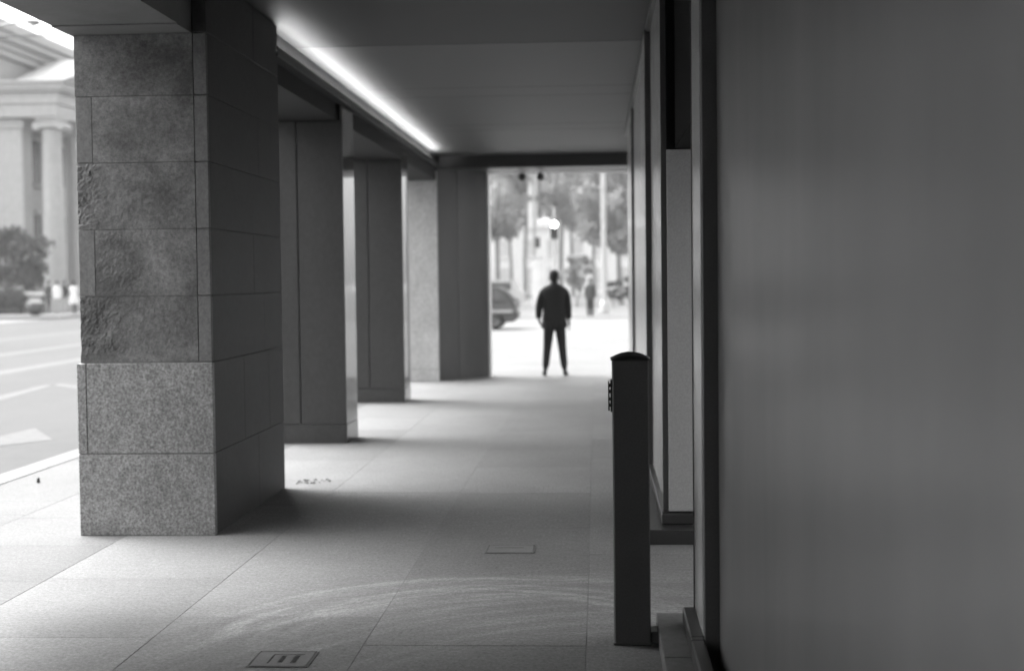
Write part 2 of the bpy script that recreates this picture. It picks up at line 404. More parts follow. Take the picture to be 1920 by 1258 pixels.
# ------------------------------------------------------------------ the building over the arcade
bld = empty('arcade_building', (-3, 0, 3.3), 'stone office building carried over the arcade', 'building')
boxo('street_beam', M['soffit'], bld, -3.40, -30, 3.27, -2.60, 8.80, 4.2)
boxo('street_beam', M['soffit'], bld, -3.40, 8.803, 3.262, -2.60, 9.6, 4.2)
boxo('street_beam', M['soffit_shaded'], bld, -3.40, 9.603, 3.27, -2.60, 24.0, 4.2)
boxo('upper_wall', M['soffit'], bld, -3.43, -30, 4.203, -2.9, 24.0, 9)
boxo('upper_floors', M['soffit'], bld, -2.6, -30, 3.78, 1.85, 24.0, 9)
for y_ in (-1.2, -6.3, -11.4, -16.5, -21.6, -26.7): boxo('pier', M['pier'], bld, -3.38, y_, 0, -2.6, y_+.75, 3.268, c=.005)  # unseen piers behind the camera, added to darken the pier fronts
boxo('pier', M['pier'], bld, -3.38, 2.2, 0, -2.6, 5.7, 3.268, c=.005)  # unseen pier, added and sized to shade the near bay
boxo('added_shade_panel', M['pier'], bld, -3.38, 5.703, 1.0, -3.22, 7.3, 3.268, c=.005)  # out-of-view hanging panel, added only to shade the near floor
boxo('inner_wall', M['mortar'], bld, 1.75, -30, 0, 1.85, 6.43, 3.77)
boxo('inner_wall', M['mortar'], bld, 1.75, 9.06, 0, 1.85, 19.95, 3.77)
boxo('passage_ceiling', M['header'], bld, 1.75, 6.432, 3.0, 1.85, 9.058, 3.77)
ceiling = tag(boxo('ceiling', M['dark'], None, -2.598, -30, 3.70, 1.74, 23.2, 3.775), 'dark panelled ceiling of the arcade', None, None, 'structure')
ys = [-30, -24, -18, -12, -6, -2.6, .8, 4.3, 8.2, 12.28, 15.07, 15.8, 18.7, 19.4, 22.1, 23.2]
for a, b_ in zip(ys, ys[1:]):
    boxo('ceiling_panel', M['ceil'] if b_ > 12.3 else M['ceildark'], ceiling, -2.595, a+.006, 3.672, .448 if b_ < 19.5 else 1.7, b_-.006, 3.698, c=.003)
# portal at the far end: slanted jamb, dark beam
portal = empty('end_portal', (-1, 23.2, 0), 'dark metal portal frame at the far end of the arcade', 'portal')
def slab_line(name, p0, p1, th, z0, z1, mat, par):
    a, b_ = Vector((*p0, 0)), Vector((*p1, 0)); d = (b_-a).normalized(); n_ = Vector((-d.y, d.x, 0))*th
    return MB().prism([(a.x, a.y), (b_.x, b_.y), (b_.x+n_.x, b_.y+n_.y), (a.x+n_.x, a.y+n_.y)], z0, z1).build(name, mat, par)
slab_line('slanted_panel', (-2.574, 23.11), (-2.292, 23.452), .08, 0, 3.46, M['portal'], portal)
slab_line('slanted_panel', (-2.286, 23.458), (-1.83, 23.93), .08, 0, 3.46, M['portal'], portal)
boxo('edge_trim', M['trim'], portal, -1.845, 23.95, 0, -1.80, 24.3, 3.46, c=.003)
boxo('beam', M['dark'], portal, -2.56, 23.22, 3.465, 1.84, 24.0, 3.775, c=.004)
boxo('beam_trim', M['trim'], portal, -1.8, 24.02, 3.43, .58, 24.3, 3.462, c=.003)
boxo('jamb', M['portal'], portal, .60, 23.4, 0, 1.8, 24.0, 3.46, c=.003)
# cove light along the street side
cove = empty('cove_light', (-2.55, 11, 3.45), 'lit strip light glowing along the top of the pier side of the ceiling', 'light')
boxo('lip', M['soffit_shaded'], cove, -2.598, 11.15, 3.43, -2.50, 22.6, 3.462, c=.003)
boxo('lip_edge', M['dark'], cove, -2.498, 11.15, 3.425, -2.488, 22.6, 3.50, c=.002)
yy = 11.21
while yy < 22.4:
    boxo('tube', M['glow'], cove, -2.555, yy, 3.466, -2.535, yy+.369, 3.486); yy += .3765
# fittings hanging under the portal beam
for px in (977, 1012):
    p_ = at(px, 322, 23.9)
    b = MB(); b.lathe([(0, .0), (.05, 0), (.055, -.03), (.07, -.05), (.06, -.09), (.03, -.115), (0, -.12)], (p_.x, 24.16, 3.428), 16)
    o = b.build('dome_camera', M['dark']); tag(o, 'small dark dome under the portal beam, %s' % ('the one nearer the slanted jamb' if px < 1000 else 'the one nearer its middle'), 'camera', 'domes under the portal beam')

# ------------------------------------------------------------------ shop fronts on the right
XP = .44
def wall_panel(par, y0, y1, x, mat, z0=.16, z1=3.60, name='panel'):
    return boxo(name, mat, par, x, y0+.004, z0, x+.05, y1-.004, z1, c=.003)
near = empty('shopfront', (.5, 2, 0), 'large satin panel wall close to the camera, with a black fin at its end', 'wall')
wall_panel(near, -30, 5.84, .492, M['panel'], 0, 3.66, 'large_panel')
boxo('fin', M['black'], near, .4325, 5.837, 0, .55, 5.89, 3.66, c=.002)
wall_panel(near, 5.89, 6.40, .428, M['narrow'], .16, 3.66, 'narrow_panel')
boxo('edge_trim', M['pier'], near, .424, 6.40, .16, .47, 6.415, 3.66, c=.002)
boxo('plinth', granite_mat('plinth_stone', .12, .15, .45, .1), near, .262, -4.0, 0, .431, 5.836, .085, c=.004)
boxo('plinth', bpy.data.materials['plinth_stone'], near, .262, 5.84, 0, .70, 6.62, .085, c=.004)
boxo('plinth_step', M['dark'], near, .375, -4.0, .086, .431, 5.836, .158, c=.006)
boxo('plinth_step', M['dark'], near, .375, 5.893, .086, .49, 6.43, .158, c=.006)
boxo('plinth_step', M['dark'], near, .375, 5.838, .086, .4315, 5.891, .158, c=.004)
boxo('core', M['mortar'], near, .57, -30, .09, 1.74, 6.38, 3.66)
alc = empty('entrance_alcove', (1, 8, 0), 'recessed passage entrance in the shopfront behind the black post', 'entrance')
boxo('side_wall', M['grey_panel'], alc, .58, 6.385, .1, 1.745, 6.425, 2.455)
boxo('header', M['header'], alc, .50, 6.45, 2.46, 1.73, 9.05, 3.66, c=.003)
boxo('end_panel', M['grey_panel'], alc, .447, 9.06, .16, 1.73, 9.10, 2.455, c=.003)
boxo('end_header', M['header'], alc, .447, 9.055, 2.46, 1.73, 9.10, 3.66, c=.003)
far = empty('shopfront', (.5, 15, 0), 'long polished glass shopfront with dark fins beyond the entrance alcove', 'wall')
boxo('plinth', M['dark'], far, .285, 8.77, 0, 1.0, 20.0, .087, c=.005)
boxo('plinth_step', M['dark'], far, .398, 8.99, .088, 1.0, 19.98, .15, c=.005)
boxo('plinth_cap', M['pier'], far, .290, 8.775, .0875, .397, 19.9, .091)
for (a, b_) in ((9.16, 11.42), (11.50, 16.55), (16.66, 19.9)):
    wall_panel(far, a, b_, XP, M['narrow'], .15)
for y_, pr, w_ in ((9.10, .028, .05), (11.43, .046, .06), (16.56, .030, .09)):
    boxo('fin', M['black'], far, XP-pr, y_, .152, XP+.06, y_+w_, 3.62, c=.002)
boxo('head_trim', M['black'], far, .405, 9.0, 3.60, .50, 19.9, 3.668, c=.002)
boxo('core', M['mortar'], far, .50, 9.12, .16, 1.74, 19.9, 3.66)

# ------------------------------------------------------------------ black door post
post = empty('door_post', (.147, 6.44, 0), 'black square metal post with a domed cap and a push plate on its street side', 'bollard')
def pb(name, mat, *a, c=.0): return boxo(name, mat, post, *a, c=c)
pb('shaft', M['black'], -.082, -.082, 0, .082, .082, 1.285, c=.006)
b = MB(); rings = [(.088, 1.287), (.0885, 1.291), (.066, 1.302), (.04, 1.312), (.012, 1.317)]
def sq(r_, z, n=6):
    out = []
    for k in range(4*n):
        s_, t_ = divmod(k, n); t_ = t_/n*2-1
        x, y_ = [(t_, -1), (1, t_), (-t_, 1), (-1, -t_)][s_]; out.append((x*r_, y_*r_, z - .006*(x*x*y_*y_)))
    return out
vs = []; n4 = 24
for r_, z in rings: vs += sq(r_, z)
fs = [(i*n4+k, i*n4+(k+1) % n4, (i+1)*n4+(k+1) % n4, (i+1)*n4+k) for i in range(len(rings)-1) for k in range(n4)]
b.add(vs, fs, True); b.add(sq(.012, 1.317), [tuple(range(n4))]); b.add(sq(.088, 1.287), [tuple(range(n4))[::-1]])
b.build('cap', simple('cap_metal', .04, .35), post)
b = MB()
for s_ in (0,):
    b.prism([(-.1, -.055), (-.094, -.055), (-.094, .055), (-.1, .055)], 1.055, 1.185)
plate = b.build('push_plate', M['dark'], post)
for z in (1.075, 1.103, 1.137, 1.165):
    MB().tube([(-.0945, 0, z), (-.0815, 0, z)], .008, 10).build('standoff', M['dark'], plate)
boxo('plate_rim', M['dark'], plate, -.0895, -.05, 1.048, -.0825, .05, 1.192, c=.002)
pb('foot', M['black'], .083, -.06, 0, .115, .06, .055, c=.003)
pb('base_plate', M['black'], -.086, -.086, 0, .086, .086, .012, c=.003)

# floor access covers
def cover(x, y_, w_, d_, label, sub, rz=0):
    c_ = empty('access_cover', (x, y_, 0), label, 'floor cover', None, rz)
    m_ = M['slab']
    fr = MB()
    for a in ((-w_/2, -d_/2, -w_/2+.008, d_/2), (w_/2-.008, -d_/2, w_/2, d_/2), (-w_/2+.008, -d_/2, w_/2-.008, -d_/2+.008), (-w_/2+.008, d_/2-.008, w_/2-.008, d_/2)):
        fr.box(a[0], a[1], .0015, a[2], a[3], .004)
    fr.build('frame', simple('cover_frame', .15, .5), c_)
    boxo('lid', simple('cover_lid', .18, .5, .15, 12), c_, -w_/2+.012, -d_/2+.012, .0005, w_/2-.012, d_/2-.012, .0045, c=.002)
    if sub:
        for a in ((-.055, -.075, -.048, .075), (-.048, .066, .085, .073)): boxo('slot', M['dark'], c_, a[0], a[1], .0047, a[2], a[3], .0052)
        for a in ((-.012, -.06, .008, .05), (.045, -.065, .068, .05)): boxo('slot', M['dark'], c_, a[0], a[1], .0047, a[2], a[3], .0052)
    else: boxo('slot', M['dark'], c_, -.1, .03, .0047, .08, .045, .0052)
cover(-1.385, 6.09, .27, .26, 'square metal floor cover with two dark keyholes, at the near edge of the paving', True)
cover(-.54, 8.62, .30, .25, 'small square metal floor cover in the shaded band of the paving', False)

# leaf litter by the pier, and a scrap on the kerb side paving
b = MB()
for k in range(26):
    x = -2.47+random.random()*.27; y_ = 11.5+random.uniform(-.08, .16); a = random.random()*6.28; s_ = random.uniform(.01, .025)
    b.add([(x+s_*math.cos(a), y_+s_*math.sin(a), .004), (x-s_*.6*math.sin(a), y_+s_*.6*math.cos(a), .012), (x-s_*math.cos(a), y_-s_*math.sin(a), .004), (x+s_*.6*math.sin(a), y_-s_*.6*math.cos(a), .009)], [(0, 1, 2, 3)])
tag(b.build('leaf_litter', simple('dry_leaves', .06, .8)), 'dry dark leaf litter on the paving past the nearest pier', 'litter', None, 'stuff')
b = MB(); b.lathe([(0, 0), (.012, .0), (.017, .012), (.011, .026), (.014, .036), (0, .042)], (-4.66, 11.54, .002), 8)
tag(b.build('bottle_stub', simple('scrap', .04, .6)), 'tiny dark scrap standing on the sunlit paving by the kerb', 'litter')

# ------------------------------------------------------------------ people
def skin(nodes, edges, root=0, levels=2):
    me = bpy.data.meshes.new('tmp'); me.from_pydata([n[0] for n in nodes], edges, [])
    o = bpy.data.objects.new('tmp', me); COL.objects.link(o)
    md = o.modifiers.new('s', 'SKIN'); 
    for i, n in enumerate(nodes):
        sv = me.skin_vertices[0].data[i]; sv.radius = (n[1], n[2] if len(n) > 2 else n[1]); sv.use_root = (i == root)
    sb = o.modifiers.new('u', 'SUBSURF'); sb.levels = levels; sb.render_levels = levels
    md.use_smooth_shade = True
    dg = bpy.context.evaluated_depsgraph_get(); out = bpy.data.meshes.new_from_object(o.evaluated_get(dg))
    bpy.data.objects.remove(o); return out
def mesh_obj(name, me, mat, parent):
    me.name = name; me.materials.clear()
    for m_ in (mat if isinstance(mat, list) else [mat]): me.materials.append(m_)
    me.polygons.foreach_set('use_smooth', [True]*len(me.polygons))
    o = bpy.data.objects.new(name, me); COL.objects.link(o); o.parent = parent; return o
def loft(rings, seg=20):
    """rings: (cx, cy, z, half width, half depth)"""
    b = MB(); vs = []
    for cx, cy, z, hw, hd in rings:
        for k in range(seg):
            a = 2*math.pi*k/seg; c_, s_ = math.cos(a), math.sin(a)
            vs.append((cx+hw*math.copysign(abs(c_)**.85, c_), cy+hd*math.copysign(abs(s_)**.85, s_), z))
    n = len(rings)
    b.add(vs, [(i*seg+k, i*seg+(k+1) % seg, (i+1)*seg+(k+1) % seg, (i+1)*seg+k) for i in range(n-1) for k in range(seg)], True)
    b.add([vs[k] for k in range(seg)], [tuple(range(seg))[::-1]]); b.add([vs[(n-1)*seg+k] for k in range(seg)], [tuple(range(seg))])
    return b
skin_m = simple('skin', .28, .5, .05); suit = simple('dark_suit_cloth', .02, .85, .1, 20); hair_m = simple('dark_hair', .015, .7, .3, 60)
shoe_m = simple('black_leather', .015, .4)
trouser = simple('dark_trouser_cloth', .018, .85, .1, 20)

def figure(root, h=1.8, stance=.165, armL=None, armR=None, hw=1.0, legs_mat=trouser, stride=(0, 0)):
    k = h/1.8
    N = []; E = []
    def add(p, r, r2=None, par=None):
        N.append((Vector(p)*k, r*k, (r2 or r)*k)); i = len(N)-1
        if par is not None: E.append((par, i))
        return i
    pel = add((0, 0, .95), .13*hw, .10); sp = add((0, 0, 1.12), .125*hw, .095, pel); ch = add((0, 0, 1.33), .15*hw, .105, sp)
    nb = add((0, 0, 1.48), .075, .07, ch); nk = add((0, .01, 1.56), .052, .055, nb)
    hd = add((0, .02, 1.64), .066, .085, nk); ht = add((0, .012, 1.73), .062, .08, hd)
    for s_, arm, st in ((-1, armL, stride[0]), (1, armR, stride[1])):
        hp = add((s_*.085, 0, .90), .085, .09, pel)
        kn = add((s_*(.085+(stance-.085)*.55), .015+st*.5, .49), .058, .062, hp)
        an = add((s_*stance, -.01+st, .09), .038, .042, kn)
        add((s_*(stance+.02), .07+st, .045), .036, .03, an); 
        N[-1] = (N[-1][0], N[-1][1], N[-1][2]); add((s_*(stance+.035), .15+st, .035), .032, .024, len(N)-1)
        sh = add((s_*.175*hw, 0, 1.43), .055, .055, ch)
        el, wr, hn = arm
        e_ = add(el, .04, .042, sh); w_ = add(wr, .027, .03, e_); pm = add(hn, .038, .018, w_)
        d = (Vector(hn)-Vector(wr)).normalized()
        side = Vector((0, 1, 0))
        for q in range(4):
            base = Vector(hn)+d*.03+side*(.027-.018*q); L = (.075, .085, .08, .06)[q]
            f1 = add(base, .0095, None, pm); f2 = add(base+d*L*.55+Vector((-s_*.008, 0, 0)), .0085, None, f1); add(base+d*L+Vector((-s_*.024, 0, 0)), .0075, None, f2)
        t1 = add(Vector(wr)*.4+Vector(hn)*.6+side*.035, .011, None, pm); add(Vector(hn)+side*.055+d*.035, .0095, None, t1)
    me = skin(N, E, 0, 1)
    o = mesh_obj('body', me, [skin_m, legs_mat], root)
    for p in me.polygons:
        if p.center.z < .98*k and abs(p.center.x) < .25*k and p.center.z > .10*k: 
            p.material_index = 1 if min((p.center-Vector(a)*k).length for a in (armL[2], armR[2])) > .16*k else 0
    return o
def head_bits(root, h, hair=True, longhair=False):
    k = h/1.8
    # face and ears grow from one small mesh each; the figure looks along +Y
    for s_ in (-1, 1):
        MB().lathe([(0, -.03), (.012, -.026), (.018, 0), (.014, .024), (0, .03)], (s_*.078*k, .012*k, 1.655*k), 8).build('ear', skin_m, root)
    b = MB(); b.add([Vector(v)*k for v in ((-.014, .1, 1.635), (.014, .1, 1.635), (0, .125, 1.64), (0, .098, 1.69))], [(0, 1, 2), (0, 2, 3), (2, 1, 3)], True)
    b.build('nose', skin_m, root)
    for s_ in (-1, 1): MB().lathe([(0, -.008), (.011, 0), (0, .008)], (s_*.03*k, .098*k, 1.675*k), 8).build('eye', hair_m, root)
    seg = 20; rings = [(0, -.012, 1.60, .05, .06), (0, -.012, 1.64, .070, .080), (0, -.008, 1.69, .080, .095), (0, -.002, 1.74, .078, .098), (0, 0, 1.775, .062, .078), (0, 0, 1.797, .03, .04)]
    if longhair: rings = [(0, -.05, 1.38, .07, .035), (0, -.05, 1.48, .09, .045), (0, -.04, 1.58, .092, .07)] + rings[1:]
    rings = [(a*k, c_*k, z*k, hw*k, hd*k) for a, c_, z, hw, hd in rings]
    b = loft(rings, seg); b.v = [(x+noise.noise(Vector((x*60, y_*60, z*60)))*.004, y_+noise.noise(Vector((x*50, y_*50, z*60+9)))*.006, z) for x, y_, z in b.v]
    b.build('hair', hair_m, root)

# the man in the suit
manp = (-.72, 24.10, 0)
man = empty('person', manp, 'man in a dark suit standing legs apart at the end of the arcade', 'person')
aL = ((-.262, -.02, 1.17), (-.270, .04, .965), (-.245, .06, .895)); aR = ((.232, -.01, 1.17), (.242, .03, .95), (.25, .045, .87))
figure(man, 1.80, .165, aL, aR)
head_bits(man, 1.80)
tr = [((0, 0, .93), .145, .115), ((-.09, 0, .86), .10, .108), ((-.125, .015, .5), .073, .076), ((-.162, -.005, .12), .056, .062),
      ((.09, 0, .86), .10, .108), ((.125, .015, .5), .073, .076), ((.162, -.005, .12), .056, .062)]
mesh_obj('trousers', skin([(Vector(p), a, b_) for p, a, b_ in tr], [(0, 1), (1, 2), (2, 3), (0, 4), (4, 5), (5, 6)], 0, 2), trouser, man)
jk = loft([(0, 0, .815, .205, .138), (0, 0, .83, .214, .146), (0, 0, .95, .208, .140), (0, -.003, 1.08, .196, .13), (0, 0, 1.2, .202, .133), (0, 0, 1.34, .214, .138), (0, 0, 1.43, .222, .13), (0, 0, 1.485, .205, .11), (0, .0, 1.53, .135, .088), (0, 0, 1.56, .068, .07), (0, 0, 1.575, .062, .064)], 24)
for i, v in enumerate(jk.v):
    x, y_, z = v
    if z < .96: x += .012*math.sin(9*math.atan2(y_, x))*(.96-z)/.1
    jk.v[i] = (x+.004*noise.noise(Vector(v)*14), y_+.006*noise.noise(Vector(v)*11+Vector((4, 0, 0))), z)
jk.build('jacket', suit, man)
for s_, ar in ((-1, aL), (1, aR)):
    A, W = Vector(ar[0]), Vector(ar[1])
    pts = [(Vector((s_*.14, 0, 1.45)), .078, .085), (Vector((s_*.196, 0, 1.40)), .074, .078), (A*.5+Vector((s_*.205, 0, 1.40))*.5, .066, .07), (A, .062, .066), (W*.55+A*.45, .056, .06), (W+Vector((0, 0, .005)), .052, .056)]
    mesh_obj('sleeve', skin(pts, [(i, i+1) for i in range(5)], 0, 2), suit, man)
    b = MB(); sx = s_*.167
    nodes = [(Vector((sx, -.06, .05)), .036, .042), (Vector((sx+s_*.008, .03, .055)), .044, .05), (Vector((sx+s_*.022, .12, .034)), .046, .03), (Vector((sx+s_*.035, .19, .028)), .034, .022)]
    mesh_obj('shoe', skin(nodes, [(0, 1), (1, 2), (2, 3)], 0, 2), shoe_m, man)
b = MB(); b.tube([(0, 0, 1.545), (0, .005, 1.6)], [.066, .06], 16); b.build('collar', simple('shirt_collar', .03, .8), man)

def passer(loc, h, label, top, bottom, rz=0, longhair=False, skirt=False, dress=False, stride=(.1, -.12), wide=1.0):
    p = empty('person', loc, label, 'person', None, rz); k = h/1.8
    a1 = ((-.22, -.03, 1.16), (-.2, .06, .94), (-.19, .1, .87)); a2 = ((.22, .02, 1.16), (.21, -.02, .93), (.2, -.01, .86))
    figure(p, h, .08, a1, a2, .9, bottom, stride); head_bits(p, h, True, longhair)
    if dress: rr = [(0, 0, .55, .21, .17), (0, 0, .62, .23, .185), (0, 0, .95, .165, .13), (0, 0, 1.12, .125, .1), (0, 0, 1.35, .155, .115), (0, 0, 1.46, .15, .1), (0, 0, 1.5, .07, .065)]
    else: rr = [(0, 0, .86, .185, .13), (0, 0, 1.0, .17, .125), (0, 0, 1.15, .15, .115), (0, 0, 1.36, .18, .125), (0, 0, 1.46, .165, .11), (0, 0, 1.52, .07, .07)]
    loft([(a*k, c_*k, z*k, w_*k*wide, d_*k*wide) for a, c_, z, w_, d_ in rr], 18).build('dress' if dress else 'top', top, p)
    for s_, ar in ((-1, a1), (1, a2)):
        pts = [(Vector((s_*.13, 0, 1.43))*k, .06*k, .065*k), (Vector((s_*.18, 0, 1.38))*k, .055*k, .06*k), (Vector(ar[0])*k, .048*k, .05*k)] + ([] if dress else [(Vector(ar[1])*k, .038*k, .042*k)])
        mesh_obj('sleeve', skin(pts, [(i, i+1) for i in range(len(pts)-1)], 0, 1), top, p)
    if not dress:
        for s_, st in ((-1, stride[0]), (1, stride[1])):
            pts = [(Vector((s_*.06, 0, .92))*k, .1*k*wide, .11*k), (Vector((s_*.083, st*.5+.015, .5))*k, .072*k*wide, .075*k), (Vector((s_*.085, st, .1))*k, .056*k*wide, .06*k)]
            mesh_obj('trouser_leg', skin(pts, [(0, 1), (1, 2)], 0, 1), bottom, p)
    return p
grey_top = simple('grey_coat', .05, .8); white_cl = simple('white_cloth', .7, .8); darkcl = simple('dark_cloth', .018, .8); midcl = simple('pale_grey_cloth', .35, .8)
passer((-.27, 58.5, 0), 1.66, 'distant person in a grey coat and dark trousers, beside the suited man', grey_top, darkcl, R(180), True, wide=1.25)
q = lambda px, Y: at(px, 585, Y).x
passer((q(140, 76), 76, 0), 1.86, 'woman with long dark hair in a white dress on the forecourt', white_cl, darkcl, 0, True, dress=True, wide=1.2)
passer((q(108, 75), 75, 0), 1.86, 'person in a white top and pale grey trousers, middle of the three on the forecourt', white_cl, midcl, R(25), False)
passer((q(92, 77), 77, 0), 1.88, 'person in dark clothes standing nearest the bowl planter', darkcl, darkcl, R(-20), False)
passer((q(122, 78), 78, 0), 1.9, 'person in a dark top half hidden behind the one in a white top', darkcl, midcl, R(160), False)

# ------------------------------------------------------------------ hatchback on the crossing road (nose to the left, tail past the jamb)
car = empty('parked_car', (-2.70, 48.0, -.028), 'dark hatchback seen from the side with only its tail past the arcade jamb', 'car')
cp = simple('dark_car_paint', .05, .25, .05); cg = simple('car_glass', .03, .06, .02, 3, 0, .8); rub = simple('tyre_rubber', .02, .8)
prof = [(0, .36), (.03, .62), (.0, .78), (-.05, .93), (-.42, 1.36), (-.6, 1.42), (-1.6, 1.45), (-2.3, 1.38), (-3.05, .96), (-3.9, .82), (-4.1, .62), (-4.12, .3)]
bot = [(-4.0, .22), (-3.62, .22)] + [(-3.28+.34*math.cos(a), .3+.34*math.sin(a)) for a in [math.pi-.25-k*(math.pi-.5)/7 for k in range(8)]] + [(-2.9, .2), (-1.1, .2)] + [(-.72+.34*math.cos(a), .3+.34*math.sin(a)) for a in [math.pi-.25-k*(math.pi-.5)/7 for k in range(8)]] + [(-.36, .24), (-.05, .26)]
pts = prof + bot
def inset(z): return 0 if z < .9 else (z-.9)*.42
b = MB(); n = len(pts)
vs = [(x, -.88+inset(z), z) for x, z in pts] + [(x, .88-inset(z), z) for x, z in pts]
b.add(vs, [tuple(range(n)), tuple(range(n, 2*n))[::-1]] + [(i, (i+1) % n, n+(i+1) % n, n+i) for i in range(n)])
body = b.build('body', cp, car)
def side_win(poly, name='window'):
    for s_ in (-1, 1):
        b = MB(); b.add([(x, s_*(.885-inset(z)), z) for x, z in poly] + [(x, s_*(.87-inset(z)), z) for x, z in poly], [tuple(range(len(poly))), tuple(range(len(poly), 2*len(poly)))] + [(i, (i+1) % len(poly), len(poly)+(i+1) % len(poly), len(poly)+i) for i in range(len(poly))])
        b.build(name, cg, car)
side_win([(-.35, .97), (-.55, 1.3), (-1.15, 1.36), (-1.2, .95)]); side_win([(-1.28, .95), (-1.23, 1.36), (-1.7, 1.37), (-2.2, 1.3), (-2.85, .95)])
b = MB(); b.add([(-.07, -.74, .95), (-.07, .74, .95), (-.385, .62, 1.335), (-.385, -.62, 1.335)], [(0, 1, 2, 3)]); b.v = [(x+.012, y_, z+.008) for x, y_, z in b.v]; b.build('rear_window', cg, car)
boxo('bumper', M['dark'], car, -.1, -.86, .36, .07, .86, .58, c=.03)
boxo('side_strip', simple('bright_strip', .35, .3), car, -3.6, -.895, .56, -.1, -.882, .66, c=.003)
for s_ in (-1, 1):
    boxo('tail_light', simple('lamp_glass', .12, .2), car, -.06, s_*.62-.14, .68, .025, s_*.62+.14, .86, c=.01)
    for x in (-.72, -3.28):
        wr = empty('wheel', (x, s_*.79, .31)); wr.parent = car
        MB().lathe([(.2, -.1), (.3, -.1), (.31, -.06), (.31, .06), (.3, .1), (.2, .1)], (0, 0, 0), 24).build('tyre', rub, wr)
        MB().lathe([(0, -.07), (.06, -.08), (.19, -.05), (.205, -.09), (.205, .09), (.19, .05), (.06, .08), (0, .07)], (0, 0, 0), 24).build('rim', simple('rim_metal', .1, .3, .05, 3, .8), wr)
        wr.rotation_euler = (R(90), 0, 0)

# ------------------------------------------------------------------ trees
bark = simple('bark', .2, .9, .3, 10, bump=.5)
def leafmat(name, v):
    t = NT(name); info = t.n.new('ShaderNodeTexCoord')
    t.col(t.ramp(t.noise(1.1, 5, .7), [(.3, v*.6), (.7, v*1.4)])); t.p.inputs['Roughness'].default_value = .6
    # light passing through the leaves
    tr_ = t.n.new('ShaderNodeBsdfTranslucent'); tr_.inputs[0].default_value = (v*1.3, v*1.3, v*1.3, 1)
    mx = t.n.new('ShaderNodeMixShader'); mx.inputs[0].default_value = .4
    t.lk(t.p.outputs[0], mx.inputs[1]); t.lk(tr_.outputs[0], mx.inputs[2]); t.lk(mx.outputs[0], t.n['Material Output'].inputs[0]); return t.m
leafA, leafB, leafC = leafmat('leaves_mid', .24), leafmat('leaves_dark', .055), leafmat('leaves_pale', .34)
def leaf_cloud(b, c, rad, n, size, rnd):
    for k in range(n):
        u = Vector((rnd.gauss(0, 1), rnd.gauss(0, 1), rnd.gauss(0, 1))).normalized()*(rnd.random()**.45)
        p = Vector(c)+Vector((u.x*rad[0], u.y*rad[1], u.z*rad[2]))
        a = Vector((rnd.gauss(0, 1), rnd.gauss(0, 1), rnd.gauss(0, 1))).normalized(); d = a.cross(Vector((rnd.gauss(0, 1), rnd.gauss(0, 1), rnd.gauss(0, 1)))).normalized(); s_ = size*rnd.uniform(.6, 1.4)
        b.add([p+a*s_, p+d*s_*.5, p-a*s_, p-d*s_*.5], [(0, 1, 2, 3)])
def tree(loc, h, crown_r, trunk_h, label, mat, n=2600, size=.22, seed=1, clumps=14, dens=1.0, group=None, name='street_tree', flat=.75, tr=.16):
    rnd = random.Random(seed); t = empty(name, loc, label, 'tree', group)
    trunk = MB(); pts = [(0, 0, 0), (rnd.uniform(-.1, .1), rnd.uniform(-.1, .1), trunk_h*.5), (rnd.uniform(-.2, .2), 0, trunk_h), (rnd.uniform(-.3, .3), 0, h*.8)]
    trunk.tube(pts, [tr*1.3, tr, tr*.8, tr*.3], 10)
    crown = MB(); cz = (trunk_h+h)/2; rz = (h-trunk_h)/2
    for k in range(clumps):
        a = rnd.random()*6.28; rr = crown_r*rnd.uniform(.25, .85); z = cz+rz*rnd.uniform(-.8, .8)
        rr *= math.sqrt(max(.1, 1-((z-cz)/rz)**2)); c_ = Vector((rr*math.cos(a), rr*math.sin(a), z))
        trunk.tube([pts[2], Vector(pts[2])*.4+c_*.6+Vector((0, 0, -.1*h*.2)), c_], [tr*.5, tr*.3, tr*.1], 6)
        s_ = crown_r*rnd.uniform(.22, .42)
        leaf_cloud(crown, c_, (s_, s_, s_*flat), int(n*dens/clumps), size, rnd)
    trunk.build('trunk', bark, t); crown.build('crown', mat, t); return t
def tx(px, Y): return at(px, 560, Y).x
tree((tx(935, 92), 92, 0), 11.5, 3.6, 4.2, 'leafy tree hanging over the far street next to the slanted jamb', leafA, 2300, .25, 3, 14, name='street_tree')
tree((tx(1052, 100), 100, 0), 12.5, 4.3, 5.8, 'tall leafy tree behind the traffic signal', leafA, 2500, .26, 5, 15)
tree((tx(1165, 88), 88, 0), 11.0, 4.0, 3.0, 'dense leafy tree behind the tall white lamp pole', leafA, 3400, .25, 8, 17)
tree((tx(985, 118), 118, 0), 14, 4.4, 6.4, 'taller tree behind the banner pole', leafC, 2000, .28, 11, 13)
tree((tx(1115, 120), 120, 0), 15, 5.0, 6.4, 'wide tree farthest down the street above the walker', leafA, 2500, .3, 14, 14)
tree((tx(1082, 84), 84, 0), 3.3, 1.15, .8, 'small round grey tree beside the suited man at head height', leafC, 1800, .13, 17, 12, tr=.07)
tree((tx(1150, 78), 78, 0), 1.9, .55, .3, 'small dark bush at the foot of the white lamp pole', leafB, 900, .1, 19, 8, name='bush', tr=.03)
tree((tx(1180, 76), 76, 0), 1.9, .5, .3, 'small dark bush against the shopfront edge', leafB, 900, .1, 21, 8, name='bush', tr=.03)

tree((tx(960, 130), 130, 0), 16, 5.2, 5.0, 'pale crowded tree at the very back above the parked cars', leafC, 2400, .36, 41, 18)
tree((tx(1075, 132), 132, 0), 17, 5.6, 6.0, 'pale crowded tree at the very back above the signal and the walker', leafC, 2400, .36, 43, 18)
tree((tx(1160, 128), 128, 0), 16, 5.0, 4.0, 'pale crowded tree at the very back beside the shopfront edge', leafC, 2400, .36, 47, 18)

